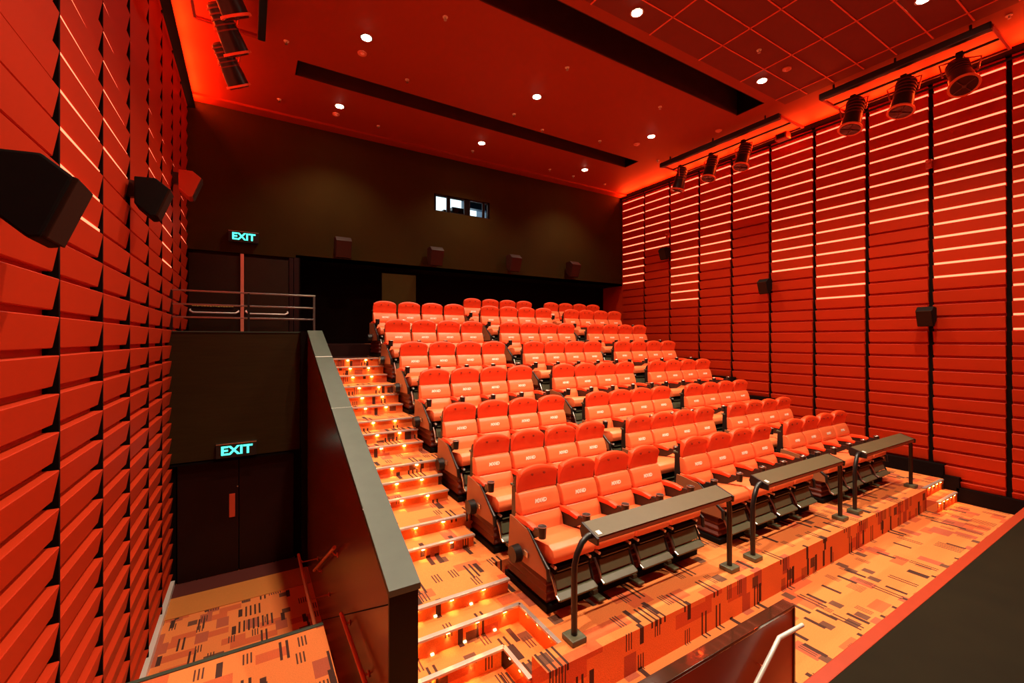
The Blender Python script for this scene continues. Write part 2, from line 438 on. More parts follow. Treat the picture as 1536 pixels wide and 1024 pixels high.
# skirtings on the right wall, stepped with the tiers
g = MB()
g.box(XR-.05, XR+.12, 1.0, 2.86, LOW, LOW+.27); g.box(XR-.05, XR+.12, 2.82, 3.06, -.2, .07+.0)
for i in range(8):
    g.box(XR-.05, XR+.12, TIERY[i]+(.05 if i == 0 else -.0), TIERY[i+1]+.0, ROWZ[i], ROWZ[i]+.27)
    if i: g.box(XR-.05, XR+.12, TIERY[i]-.03, TIERY[i]+.0, ROWZ[i-1], ROWZ[i]+.27)
struct('baseboard_right', g, M_VOID, 'black stepped skirting along the foot of right wall', 'baseboard')
g = MB()
g.box(XL, XL+.12, 5.34, 9.8, COR, COR+.10)
struct('baseboard_left', g, M_WHITE, 'pale metal skirting at foot of left corridor wall', 'baseboard')

# ------------------------------------------------------------------ slatted wall panels
LIT = {11: 11, 10: 7, 9: 14, 8: 10, 7: 6, 6: 12, 5: 15, 4: 9, 3: 14, 2: 18, 1: 12}   # index of last lit slot, panel ends at YB[k]
def zfoot(side, y0, y1):
    if side > 0:
        if y1 <= 3.3: return LOW+.27
        z = [ROWZ[i] for i in range(8) if TIERY[i] < y1-.1]
        return None
    return None
def slat_panel(side, k):
    y0, y1 = (YB[k-1]+.04, YB[k]-.04) if side > 0 else (YB[k-1]+.024, YB[k]-.022)
    X0 = XL if side < 0 else XR+.12
    sg = 1 if side < 0 else -1
    word = 'left' if side < 0 else 'right'
    # floor height below a given y
    def foot(y):
        if side < 0: return COR+.10 if y > 5.3 else LOW
        if y < 2.85: return LOW+.27
        z = -.2
        for i in range(8):
            if y > TIERY[i]: z = ROWZ[i]
        return z+.27
    fl = min(foot(y0+.01), foot(y1-.01))
    lit = LIT[k]
    t = thing('wall_panel', 'tall red slatted panel on the %s wall, %s from the back corner, %d glowing slots' % (word, ORD[11-k], lit), 'panel',
              (X0, (y0+y1)/2, fl), 'slatted panels on the %s wall' % word)
    ym = (y0+y1)/2; hy = (y1-y0)/2
    b = MB()
    z = TOPS+PITCH; i = -1
    if side > 0: dn = ((.085, .045), (.100, .055))
    else: dn = ((.086, .048), (.096, .058))     # (near top, near bottom), (far top, far bottom)
    while True:
        zt = z-.05 if i >= 0 else 8.07 - (0.09 if side < 0 else 0); zb = z-PITCH
        z1 = zb+.0
        if i == -1: z1 = TOPS+.012
        if zt <= fl+.03: break
        z1 = max(z1, fl)
        # portions where the floor steps up are simply hidden by the tier
        (nt_, nb_), (ft_, fb_) = dn
        pts = [(0, -hy, z1-fl), (sg*nb_, -hy, z1-fl), (sg*fb_, hy, z1-fl), (0, hy, z1-fl),
               (0, -hy, zt-fl), (sg*nt_, -hy, zt-fl), (sg*ft_, hy, zt-fl), (0, hy, zt-fl)]
        b.hull(pts, bevel=.006, seg=1)
        z -= PITCH; i += 1
        if i > 40: break
    b.obj('slats', M_SLAT, t)
    jd, jw = (.086, .028) if side < 0 else (.02, .072)
    s_ = MB(); s_.box(min(0, sg*jd), max(0, sg*jd), -hy-.003-jw, -hy-.003, 0, 8.05-fl); s_.obj('joint_strip', M_VOID, t)
    for n in range(lit+1):
        zc = TOPS-PITCH*n
        if zc < fl+.1: break
        e = MB()
        if side < 0: e.box(.02, .070, -hy+.004, hy-.004, zc-.036-fl, zc-.010-fl)
        else: e.box(-.050, -.012, -hy+.01, hy-.01, zc-.038-fl, zc-.002-fl)
        e.obj('light_strip', M_LED, t)
for k in range(3, 12):
    slat_panel(-1, k)
for k in range(2, 12):
    slat_panel(1, k)

# ------------------------------------------------------------------ dividing wall with sloping coping
def cop(y): return .775 + (y-3.55)*.3840
dv = thing('dividing_wall', 'sloping dark dividing wall with grey green coping left of the stairs', 'wall', (0, 0, 0)); dv['kind'] = 'structure'
b = MB(); b.prism([(DY0+.02, COR), (DY0+.02, cop(DY0)-.05), (DY1, cop(DY1)-.05), (DY1, COR)], DX0, DX1-.01, 'X'); b.obj('cladding', M_DIV, dv)
b = MB(); b.box(DX0-.003, DX1, DY0, DY0+.03, COR, cop(DY0)-.045); b.obj('end_panel', M_DIVEND, dv)
b = MB(); b.prism([(DY0-.01, cop(DY0)-.055), (DY0-.01, cop(DY0)), (9.30, cop(9.30)), (9.30, cop(9.30)-.055)], DX0-.01, DX1+.02, 'X', bevel=.004); b.obj('coping', M_COPE, dv)
jm = MB()
for y in (4.47, 6.40, 8.08):
    z = cop(y); jm.prism([(y-.008, z-.004), (y-.008, z+.002-.003), (y+.008, z+.0045), (y+.008, z-.002)], DX0-.011, DX1+.021, 'X')
jm.obj('joint_line', M_WHITE, dv)
b = MB()
b.prism([(3.6, .63), (3.6, .642), (7.4, -1.582), (7.4, -1.594)], DX0-.004, DX0+.004, 'X')
b.obj('panel_groove', M_VOID, dv)
b = MB(); b.box(DX1-.35, DX1, 9.30, LANDY+.0, COR, 2.955); 
b.obj('pier', M_DIVEND, dv)
# landing block with boarded fascia
w = MB(); w.box(XL, DX0, LANDY, LANDY+.14, .60, LANDZ+.0)
struct('wall_landing', w, M_FASCIA, 'brown boarded front of the upper landing over the lower doors', 'wall')
w = MB(); w.box(XL, DX1-.0, LANDY+.14, D+.1, LANDZ-.15, LANDZ+.0)
struct('floor', w, M_DARKRED, 'dark floor of the upper landing by the exit doors', 'floor')
w = MB(); w.box(XL+.02, DX0+.2, LANDY-.012, LANDY+.05, LANDZ-.012, LANDZ+.010)
struct('trim_6', w, M_COPE, 'thin grey edge strip along front of the upper landing', 'trim')
w = MB(); w.box(XL, DX0, 9.92, 10.05, COR, .62); w.box(XL, DX0, LANDY, 10.05, .56, .62)
w.box(XL+.02, -1.12, 9.80, 9.95, COR, .58); w.box(.80, DX0, 9.80, 9.95, COR, .58)
struct('wall_lower', w, M_VOID, 'black recessed wall around the lower exit doors', 'wall')
dd = thing('double_door', 'dark red lower double door with bright red plate under the exit sign', 'door', (-.16, 9.86, COR)); dd['kind'] = 'structure'
for sx, nm in ((-1, 'door_leaf'), (1, 'door_leaf')):
    b = MB(); b.box(min(sx*.006, sx*.94), max(sx*.006, sx*.94), -.03, .03, .01, 2.14, bevel=.004); lf = b.obj(nm, M_DARKRED, dd)
    if sx < 0:
        b = MB(); b.box(-.155, -.060, -.055, -.03, 1.05, 1.49, bevel=.006); b.obj('handle_plate', M_REDP, lf)
        b = MB(); b.cyl((-.02, -.06, 1.62), (-.02, -.03, 1.62), .012); b.obj('lock', M_STEEL, lf)

# handrails in the corridor
def hand_rail(name, pts, label, br, group):
    t = thing(name, label, 'handrail', pts[0], group)
    o = Vector(pts[0]); P = [Vector(p)-o for p in pts]
    b = MB(); b.tube(P, .022, 10); b.obj('rail', M_TUBE, t, True)
    for i, q in enumerate(br):
        q = Vector(q)-o
        b = MB(); b.tube([q, q+Vector((.05, 0, -.07)), q+Vector((DX0-.01-o.x-q.x, 0, -.07))], .009, 8)
        b.cyl(q+Vector((DX0-.012-o.x-q.x, 0, -.07)), q+Vector((DX0-.002-o.x-q.x, 0, -.07)), .03, None, 14)
        b.obj('bracket', M_TUBE, t, True)
hand_rail('handrail', [(.90, 5.70, .27), (.90, 7.65, -.90)], 'short sloping copper coloured handrail on inner face of the dividing wall', [(.90, 5.95, .12), (.90, 7.40, -.75)], 'corridor handrails')
hand_rail('handrail', [(.70, 5.40, -.72), (.70, 6.6, -.72), (.70, 7.95, -.72)], 'long level copper coloured handrail running along the low corridor', [(.70, 6.62, -.72), (.70, 7.8, -.72)], 'corridor handrails')
hand_rail('handrail', [(.90, 4.0, -.28), (.90, 5.25, -.30)], 'level copper coloured handrail beside the bottom left landing edge', [(.90, 4.25, -.285), (.90, 5.15, -.30)], 'corridor handrails')

# upper landing railing
t = thing('landing_railing', 'slim black and steel railing along front of the upper landing', 'railing', (0, LANDY+.03, LANDZ))
for x, m_ in ((-1.17, M_BLACK), (-.00, M_BLACK), (1.14, M_STEEL)):
    b = MB(); b.box(x-.018, x+.018, -.018, .018, 0, .73); b.obj('post', m_, t)
for z in (.735, .49, .26):
    b = MB(); b.box(-1.17, 1.16, -.014, .014, z-.014, z+.014, bevel=.004); b.obj('rail', M_STEEL, t)

# upper exit doors
ud = thing('double_door', 'dark upper double door with two push bars on the landing', 'door', (-.13, D+.05, LANDZ)); ud['kind'] = 'structure'
for a, c_ in ((-1.02, -.045), (.045, .98)):
    b = MB(); b.box(a, c_, -.03, .03, .01, 1.80, bevel=.004); lf = b.obj('door_leaf', M_DOORB, ud)
    xm = (a+c_)/2; hw = (c_-a)/2-.03
    b = MB(); b.tube([(xm-hw, -.03, .53), (xm-hw, -.09, .50), (xm-hw+.06, -.13, .46), (xm+hw-.06, -.13, .46), (xm+hw, -.09, .50), (xm+hw, -.03, .53)], .020, 10)
    b.obj('push_bar', M_WHITE, lf, True)
b = MB(); b.box(-.035, .035, -.09, -.03, 0, 1.86, bevel=.006); b.obj('centre_post', M_PINK, ud)  # pink light on the post put into its colour
b = MB(); b.box(.985, 1.075, -.08, .03, 0, 1.86, bevel=.006); b.obj('door_frame', M_DARKRED, ud)
sg = thing('door_notice', 'narrow green and yellow notice strip above the left push bar', 'sign', (-.70, D-.0, LANDZ+.62))
b = MB(); b.box(-.40, .40, -.012, .0, -.035, .035); b.obj('board', M_BLACK, sg)
b = MB(); rr = random.Random(3); x = -.38
while x < .36:
    wd = rr.uniform(.02, .05); b.box(x, x+wd, -.015, -.012, -.02+rr.uniform(0, .01), .022); x += wd+.012
b.obj('print', M_YEL, sg)

# exit signs
EX = text_mesh('exit_letters', 'EXIT', .215, .006, M_EXIT, bold=.006)
def exit_sign(loc, label, w_, h_):
    t = thing('exit_sign', label, 'exit sign', loc, 'lit green exit signs')
    b = MB(); b.box(-w_/2, w_/2, -.04, .04, -h_/2, h_/2, bevel=.006); b.obj('housing', M_BLACK, t)
    b = MB(); b.box(-w_/2, w_/2, -.045, .045, h_/2-.002, h_/2+.012); b.obj('top_cap', M_STEEL, t)
    o = mesh_obj('letters', EX, t, (0, -.046, 0), (PI/2, 0, 0)); o.scale = ((w_*.92)/.52, 1.02, 1)
exit_sign((-.10, D-.06, 5.19), 'small cyan EXIT sign above the upper landing doors', .60, .24)
exit_sign((-.19, LANDY-.05, .76), 'cyan EXIT sign on brown boards above the lower doors', .64, .25)

# ------------------------------------------------------------------ projection booth
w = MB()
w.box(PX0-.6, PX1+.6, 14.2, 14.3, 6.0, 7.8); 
struct('wall_booth', w, M_BOOTHW, 'pale wall inside the projection booth, glowing in place of booth lamps', 'wall')
for q, bx_ in enumerate(((PX0-.6, PX1+.6, D+.25, 14.2, 5.95, 6.0), (PX0-.6, PX1+.6, D+.25, 14.2, 7.75, 7.8), (PX0-.65, PX0-.6, D+.25, 14.2, 6, 7.75), (PX1+.6, PX1+.65, D+.25, 14.2, 6, 7.75))):
    w = MB(); w.box(*bx_); struct(['floor', 'ceiling', 'wall_booth', 'wall_booth'][q], w, M_BLUE, 'dark blue inner face of the projection booth', 'booth')
for j, (a, c_) in enumerate(((4.68, 5.05), (5.13, 5.62), (5.78, 6.24), (6.28, 6.42))):
    w = MB()
    w.box(a, c_, D+.05, D+.08, PZ0, PZ0+.03); w.box(a, c_, D+.05, D+.08, PZ1-.03, PZ1)
    w.box(a, a+.02, D+.05, D+.08, PZ0+.03, PZ1-.03); w.box(c_-.02, c_, D+.05, D+.08, PZ0+.03, PZ1-.03)
    fo = struct('window_%d' % (j+1), w, M_BLACK, '%s projection window in the back wall counted from left' % ORD[j], 'window')
    g = MB(); g.box(a+.02, c_-.02, D+.062, D+.068, PZ0+.03, PZ1-.03); g.obj('pane', M_GLASS, fo)
w = MB()
for a, c_ in ((PX0, 4.68), (5.05, 5.13), (5.62, 5.78), (6.24, 6.28), (6.42, PX1)): w.box(a, c_, D+.04, D+.12, PZ0, PZ1)
struct('trim_7', w, M_VOID, 'dark mullions between the projection windows', 'trim')
t = thing('projector', 'dark film projector standing behind the second booth window', 'projector', (5.75, 12.85, 6.0))
b = MB(); b.box(-.30, .22, -.2, .4, 0, .95, bevel=.02); b.obj('body', M_BLACK, t)
b = MB(); b.cyl((-.1, -.2, .72), (-.1, -.38, .72), .07, .09); b.obj('lens', M_BLACK, t, True)
b = MB(); b.box(-.55, -.30, -.1, .3, .5, .85, bevel=.01); b.obj('side_unit', M_GREY, t)
t = thing('equipment_rack', 'blue equipment cabinet seen through the first booth window', 'cabinet', (5.28, 13.4, 6.0))
b = MB(); b.box(-.16, -.02, -.2, .2, 0, .92); b.obj('cabinet', M_BLUE, t)
b = MB(); b.box(.06, .16, -.2, .2, 0, .96); b.obj('side_cabinet', M_BLUE, t)
w = MB(); w.box(6.1, 7.1, 13.2, 13.4, 7.18, 7.75)
tag(w.obj('cable_duct', M_BLUE), 'dark blue duct above the third booth window', 'duct')

# ------------------------------------------------------------------ loudspeakers
def speaker(loc, rotz, w_, k_, label, group, body, grille):
    """side profile: flat back, top level, front leaning so that it looks down; faces local -Y, back at y=0"""
    t = thing('loudspeaker', label, 'loudspeaker', loc, group, rotz)
    P = [(0, .19), (-.20, .205), (-.33, .10), (-.20, -.26), (-.15, -.27), (0, -.13)]
    b = MB(); b.prism([(y*k_, z*k_) for y, z in P], -w_/2, w_/2, 'X', bevel=.014); b.obj('cabinet', body, t)
    G = [(-.325, .105), (-.352, .092), (-.222, -.262), (-.195, -.250)]
    b = MB(); b.prism([(y*k_, z*k_) for y, z in G], -w_/2+.012, w_/2-.012, 'X', bevel=.006); b.obj('grille', grille, t)
    b = MB(); b.box(-.05, .05, -.02, .10, -.03*k_, .17*k_, bevel=.008); b.box(-.07, .07, .085, .10, -.06, .16); b.obj('bracket', M_BLACK, t)
    return t
GL = 'black wedge loudspeakers on the left wall'
speaker((-1.10, 3.30, 3.58), PI/2+.03, .32, .93, 'large black wedge loudspeaker nearest on the left wall', GL, M_BLACKM, M_GRL)
speaker((-1.10, 6.50, 4.46), PI/2+.03, .32, .93, 'smaller black loudspeaker further back on the left wall', GL, M_BLACKM, M_GRL)
speaker((-1.07, 9.80, 5.62), PI/2+.05, .34, 1.0, 'reddish lit loudspeaker near the back of the left wall', GL, M_REDCAN, M_SPK)  # red light on this cabinet put into its material
GR = 'small black loudspeakers on the right wall'
for (y, z, lb) in ((3.27, 3.30, 'nearest'), (6.53, 4.25, 'middle'), (9.83, 5.68, 'farthest')):
    speaker((XR-.07, y, z), -PI/2, .26, .85, 'small black loudspeaker on the right wall, the %s of three' % lb, GR, M_BLACKM, M_GRL)
GB = 'loudspeakers on the dark back wall'
for x, z, lb in ((2.06, 5.18, 'leftmost'), (4.56, 5.20, 'second from left'), (7.17, 5.24, 'third from left'), (9.56, 5.24, 'rightmost')):
    speaker((x, D-.102, z), 0, .38, 1.12, 'dark red brown loudspeaker low on the back wall, %s of four' % lb, GB, M_SPK, M_SPK)

# ------------------------------------------------------------------ ceiling fittings
lamps = [(x, y) for y in (10.7, 8.02, 5.10, 2.56) for x in (1.8, 5.48, 9.16)]
def lamp_proto():
    t = thing('downlight', 'x', 'ceiling light', (0, 0, CZ), 'round recessed ceiling downlights')
    b = MB(); n = 24
    b.tube([(0, 0, .03), (0, 0, -.012)], [.105, .11], n); b.obj('trim_ring', M_STEEL, t, True)
    b = MB(); b.cyl((0, 0, -.012), (0, 0, -.018), .085, .08, n); b.obj('lamp_lens', M_LAMP, t)
    return t
lp = lamp_proto()
pw = {10.7: 'rear line', 8.02: 'second line from the back', 5.10: 'third line from the back', 2.56: 'line nearest the screen'}
px = {1.8: 'left', 5.48: 'middle', 9.16: 'right'}
for i, (x, y) in enumerate(lamps + [(1.8, 0.0), (5.48, 0.0), (9.16, 0.0)]):
    o = lp if i == 0 else copy_tree(lp)
    o.location = (x, y, CZ)
    o['label'] = 'round white ceiling downlight, %s one in the %s' % (px[x], pw.get(y, 'line above the stage'))
    ld = bpy.data.lights.new('downlight_beam', 'SPOT'); ld.energy = 1.0; ld.color = (1.0, .80, .58)
    ld.spot_size = math.radians(118); ld.spot_blend = .75; ld.shadow_soft_size = .09
    lo = bpy.data.objects.new('downlight_beam', ld); COL.objects.link(lo); lo.location = (x, y, CZ-.05)
    ld.energy = 500
    if y == 10.7: ld.energy = 200
    if y == 0.0: ld.energy = 60
    if y == 2.56: ld.energy = 900

sp = [(.583, 8.865), (2.816, 6.83), (2.82, 8.89), (2.81, 11.2), (5.44, 8.93), (5.49, 11.28), (6.47, 9.62-.4), (.586, 11.1), (5.41, 6.85), (8.17, 6.9), (8.175, 8.93), (9.19, 11.32), (10.61, 11.34), (8.19, 11.26), (10.57, 9.01), (8.145, 4.59), (10.83, 1.95)]
pr = None
def where(x, y):
    ax = 'left' if x < 4 else ('centre' if x < 8 else 'right')
    return ax
for i, (x, y) in enumerate(sp):
    if pr is None:
        pr = thing('sprinkler_head', 'x', 'sprinkler', (x, y, CZ), 'small ceiling sprinkler heads')
        b = MB(); b.cyl((0, 0, .03), (0, 0, -.012), .05, .042, 14); b.obj('collar', M_STICK, pr, True)
        b = MB(); b.cyl((0, 0, -.012), (0, 0, -.05), .012, .012, 10); b.cyl((0, 0, -.05), (0, 0, -.056), .026, None, 12); b.obj('nozzle', M_STEEL, pr, True)
        o = pr
    else: o = copy_tree(pr)
    o.location = (x, y, CZ)
    near = min(lamps, key=lambda l: (l[0]-x)**2+(l[1]-y)**2)
    side = 'left of' if x < near[0]-.5 else ('right of' if x > near[0]+.5 else 'beside')
    o['label'] = 'tiny ceiling sprinkler head %s the %s downlight of %s' % (side, px[near[0]], pw[near[1]])
    if i in (8,): o['label'] = 'tiny ceiling sprinkler head in front of the middle downlight of second line'
    if i == 6: o['label'] = 'tiny ceiling sprinkler head by the front edge of rear ceiling slot'
    if i == 1: o['label'] = 'tiny ceiling sprinkler head between left and middle downlights before the second line'
    if i == 9: o['label'] = 'tiny ceiling sprinkler head before and left of the right second line downlight'
    if i == 13: o['label'] = 'tiny ceiling sprinkler head near the back wall left of the right rear downlight'
for i, (x, y, lb) in enumerate(((1.83, 8.50, 'left second line'), (1.79, 11.13, 'left rear'), (9.18, 8.55, 'right second line'), (10.39, 6.9, 'none'), (9.18, 4.62, 'right third line'))):
    t = thing('smoke_detector', 'round pinkish smoke detector just behind the %s downlight' % lb, 'smoke detector', (x, y, CZ), 'ceiling smoke detectors')
    if i == 3: t['label'] = 'round smoke detector on red ceiling near the right lighting frames'
    if i == 4: t['label'] = 'round smoke detector on ceiling tile by the right third line downlight'
    b = MB(); b.cyl((0, 0, .02), (0, 0, -.02), .085, .08, 20); b.obj('base', M_PINK, t, True)
    b = MB(); b.cyl((0, 0, -.02), (0, 0, -.05), .055, .03, 20); b.obj('sensor', M_PINK, t, True)

# lighting frames with spot fixtures
def frame(x0, x1, y0, y1, z, label, grp, out=1):
    t = thing('lighting_frame', label, 'lighting frame', (x0, (y0+y1)/2, z), grp)
    w_ = x1-x0; h = (y1-y0)/2
    b = MB(); b.box(-.06, .06, -h, h, -.065, .065, bevel=.015); b.obj('outer_beam', M_BLACK, t)
    b = MB(); b.tube([(w_*.52, -h+.03, .0), (w_*.52, h-.03 + (0 if w_ > 0 else 1.0), .0)], .024, 10); b.obj('inner_rail', M_BLACK, t, True)
    b = MB(); b.box(min(w_-.02, w_+.02), max(w_-.02, w_+.02), -h, h, -.02, .02); b.obj('wall_beam', M_BELLOW, t)
    for s in (-1, 1):
        b = MB(); b.box(min(0, w_), max(0, w_), s*h-.02, s*h+.02, -.025, .025); b.obj('end_bar', M_REDCAN, t)
    b = MB()
    for s in (-.8, 0, .8): b.cyl((0, s*h, .05), (0, s*h, CZ-z-.001), .02, None, 8)
    b.obj('hanger', M_BLACK, t)
    return t
ZF = 8.04
GF = 'ceiling lighting frames along the side walls'
FR = []
fx = 10.62
FR.append((frame(fx, 11.72, 2.10, 4.66, ZF, 'black lighting frame nearest along the right wall', GF), fx, 11.72))
FR.append((frame(fx+.05, 11.72, 5.52, 8.98, ZF, 'black lighting frame farther along the right wall', GF), fx+.05, 11.72))
FR.append((frame(.19, -.75, 5.60, 8.72, ZF, 'black lighting frame above the left wall near the ceiling', GF), .19, -.75))
def fixture(loc, aim, label, back=False, big=1.0):
    t = thing('spotlight_fixture', label, 'spotlight', loc, 'theatre spotlights hanging from the frames')
    a = Vector(aim).normalized()
    # clamp and yoke
    b = MB(); b.box(-.05, .05, -.05, .05, -.10, .04, bevel=.01); b.obj('clamp', M_BLACK, t)
    c0 = Vector((0, 0, -.36))
    side = a.cross(Vector((0, 0, 1))).normalized()
    b = MB()
    b.tube([Vector((0, 0, -.08)), side*.20*big+Vector((0, 0, -.12)), side*.165*big+c0], .016, 8)
    b.tube([Vector((0, 0, -.08)), -side*.20*big+Vector((0, 0, -.12)), -side*.165*big+c0], .016, 8)
    b.obj('yoke', M_REDCAN, t, True)  # red light on the yoke put into its colour
    b = MB(); L_ = .25*big; r = .135*big
    b.tube([c0-a*L_, c0-a*L_*.9, c0-a*L_*.1, c0+a*L_*.5, c0+a*L_], [r*.55, r*.78, r*.82, r*.95, r*1.0], 22); b.obj('can', M_BLACK, t, True)
    b = MB(); n = 26
    # rim ring
    b.tube([c0+a*(L_+.0), c0+a*(L_+.035)], [r*1.14, r*1.18], n); b.obj('rim', M_RIM, t, True)
    b = MB(); b.tube([c0+a*(L_+.036), c0+a*(L_+.042)], [r*.98, r*.95], n); l = b.obj('lens', M_LENS, t, True)
    b = MB()
    u = side; v = a.cross(side).normalized(); p = c0+a*(L_+.05)
    for q in (u+v, u-v): b.tube([p-q.normalized()*r*.9, p+q.normalized()*r*.9], .008, 6)
    b.tube([p-a*.01, p+a*.012], .03, 10)
    b.obj('lens_guard', M_BELLOW, t, True)
    b = MB()
    for k in range(5): b.tube([c0+a*(L_*(-.8+.22*k)), c0+a*(L_*(-.8+.22*k)+.02)], r*.9, 22)
    b.obj('cooling_fins', M_BELLOW, t, True)
    return t
rx = fx+.52*(11.72-fx)
for y, am, lb in ((4.27, (-.32, .04, -.95), 'rear'), (3.42, (-.32, .04, -.95), 'middle'), (2.62, (-.50, -.25, -.83), 'front')):
    fixture((rx, y, ZF), am, 'black spotlight on the nearest right frame, the %s of three' % lb, big=1.40)
for y, am, lb in ((8.70, (-.12, .22, -.96), 'rear'), (7.68, (-.28, .06, -.95), 'middle'), (6.73, (-.30, .04, -.95), 'front')):
    fixture((rx+.02, y, ZF), am, 'black spotlight on the farther right frame, the %s of three' % lb, big=1.30)
t = thing('junction_box', 'small open metal box on the farther right frame above the wall panels', 'box', (11.62, 5.95, ZF-.09))
b = MB(); b.box(-.10, .10, -.14, .14, -.08, .08, bevel=.01); b.obj('housing', M_REDCAN, t)
b = MB(); b.box(-.104, -.09, -.1, .1, -.05, .05); b.obj('cover', M_BLACK, t)
lx = .19-.52*.94
fixture((lx, 9.20, ZF), (.42, .42, -.80), 'dark spotlight farthest back on the left frame', big=1.3)
fixture((lx, 8.15, ZF), (.42, .42, -.80), 'dark spotlight second from the back on the left frame', big=1.3)
fixture((lx, 7.2, ZF), (.42, .42, -.80), 'dark spotlight nearest on the left frame at the picture edge', big=1.3)
# small wall fittings on the right wall
for (x, y, z, lb) in ((XR-.03, 3.27, 6.42, 'near panel joint below the front spotlight'), (XR-.03, 9.83, 6.28, 'joint of the far lit panels')):
    t = thing('wall_sensor', 'small red fitting on the right wall at the %s' % lb, 'sensor', (x, y, z))
    b = MB(); b.box(-.05, .04, -.05, .05, -.09, .09, bevel=.015); b.obj('housing', M_REDCAN, t)
    b = MB(); b.cyl((-.05, 0, .03), (-.09, 0, .03), .03, None, 12); b.obj('sensor_head', M_REDP, t, True)

# ------------------------------------------------------------------ seats
LOGO = text_mesh('seat_logo', 'MX4D', .060, .0015, M_PRINT, shear=.25, bold=.0028)
def build_seat():
    t = thing('cinema_seat', 'x', 'seat', (0, 0, 0), 'red motion seats in rows')
    W = .278
    def rounded_pad(prof, w_, taper=0.0, bev=.028):
        b = MB(); b.prism(prof, -w_, w_, 'X', bevel=bev, seg=3); return b
    # lower back and middle pads (profile y,z) ; front is -y
    low = [(-.150, .52), (-.152, .62), (-.128, .73), (-.078, .81), (.06, .81), (.03, .52)]
    b = rounded_pad(low, W, bev=.022); o = b.obj('lower_back_pad', M_SEAT, t, True)
    mid = [(-.082, .812), (-.082, .87), (-.058, .95), (-.038, 1.0), (-.006, 1.045), (.065, 1.045), (.055, .812)]
    b = rounded_pad(mid, W-.002, bev=.018); mo = b.obj('middle_back_pad', M_SEAT, t, True)
    # headrest: arched top, lower edge recessed, wings at the sides
    b = MB(); n = 12; F = []; 
    rows = [(1.047, .016, W), (1.10, .014, W+.002), (1.18, -.008, W), (1.25, -.030, W*.98), (1.285, -.014, W*.93)]
    grid = []
    for (z, y, w_) in rows:
        r_ = []
        for i in range(n+1):
            s_ = -1+2*i/n
            arch = (.050*(1-s_*s_)) * max(0, (z-1.047)/.238)**1.3
            wing = -.014*abs(s_)**5 + .010*(1-s_*s_)
            r_.append(b.bm.verts.new((s_*w_, y+wing, z+arch-(.02*abs(s_)**8 if z > 1.2 else 0))))
        grid.append(r_)
    back = []
    for (z, y, w_) in rows:
        r_ = []
        for i in range(n+1):
            s_ = -1+2*i/n
            arch = (.050*(1-s_*s_)) * max(0, (z-1.047)/.238)**1.3
            r_.append(b.bm.verts.new((s_*w_*.94, .066, z+arch-.008)))
        back.append(r_)
    nf = b.bm.faces.new
    for A, B in zip(grid, grid[1:]):
        for i in range(n): nf((A[i], A[i+1], B[i+1], B[i]))
    for A, B in zip(back, back[1:]):
        for i in range(n): nf((A[i], B[i], B[i+1], A[i+1]))
    for i in range(n):
        nf((grid[-1][i], grid[-1][i+1], back[-1][i+1], back[-1][i])); nf((grid[0][i], back[0][i], back[0][i+1], grid[0][i+1]))
    for j in range(len(rows)-1):
        nf((grid[j][0], grid[j+1][0], back[j+1][0], back[j][0])); nf((grid[j][n], back[j][n], back[j+1][n], grid[j+1][n]))
    bmesh.ops.recalc_face_normals(b.bm, faces=b.bm.faces[:])
    es = [e for e in b.bm.edges if e.calc_face_angle(0) > math.radians(50)]
    bmesh.ops.bevel(b.bm, geom=es, offset=.016, segments=2, affect='EDGES', profile=.6)
    ho = b.obj('headrest', M_SEATSHADE, t, True)
    for x in (-.085, .085):
        b = MB(); b.cyl((x, -.022, 1.235), (x, .03, 1.238), .014, .011, 10)
        b.obj('air_nozzle', M_NOZ, ho)
    lo = mesh_obj('logo', LOGO, mo, (0, -.0655, .935), (PI/2-.27, 0, 0))
    # cushion
    cu = [(-.10, .50), (-.60, .505), (-.685, .53), (-.70, .60), (-.675, .665), (-.60, .695), (-.40, .670), (-.10, .625)]
    b = MB(); b.prism(cu, -W, W, 'X', bevel=.018, seg=2); b.obj('cushion', M_SEAT, t, True)
    # back shell, black box with grey cap
    b = MB(); b.prism([(.035, .42), (.056, .81), (.068, 1.05), (.067, 1.22), (.110, 1.20), (.165, 1.08), (.17, .42)], -W+.02, W-.02, 'X', bevel=.008)
    bs = b.obj('back_shell', M_BLACK, t)
    b = MB(); b.box(-W+.012, -W+.07, .10, .185, 1.085, 1.115, bevel=.008); b.obj('shell_cap', M_GREY, bs)
    # under-seat housing
    b = MB(); b.box(-W+.01, W-.01, -.60, .10, .40, .502, bevel=.008); b.box(-W+.03, W-.03, -.655, -.60, .42, .47, bevel=.006)
    uh = b.obj('under_seat_housing', M_BLACKM, t)
    for s in (-1, 1):
        b = MB(); b.cyl((s*(W-.045), -.665, .475), (s*(W-.045), -.60, .475), .017, None, 10); b.obj('bolt', M_WHITE, uh, True)
    b = MB(); b.box(-W+.07, W-.07, -.668, -.64, .425, .437); b.obj('front_bar', M_GREY, uh)
    # footrest
    b = MB(); b.prism([(-.645, .395), (-.615, .400), (-.655, .265), (-.690, .262)], -W+.055, W-.055, 'X', bevel=.005)
    fo = b.obj('footrest', M_GREY, t)
    b = MB(); b.prism([(-.705, .238), (-.665, .238), (-.705, .180), (-.765, .178), (-.77, .197)], -W+.03, W-.03, 'X', bevel=.006); b.obj('footrest_lip', M_GREY, fo)
    for s in (-1, 1):
        b = MB(); x = s*(W-.028)
        b.tube([(x, -.60, .41), (x, -.655, .33), (x, -.685, .27), (x, -.705, .215), (x, -.755, .190)], [.016, .014, .013, .013, .014], 8)
        b.obj('footrest_arm', M_BLACK if s > 0 else M_STEEL, fo, True)
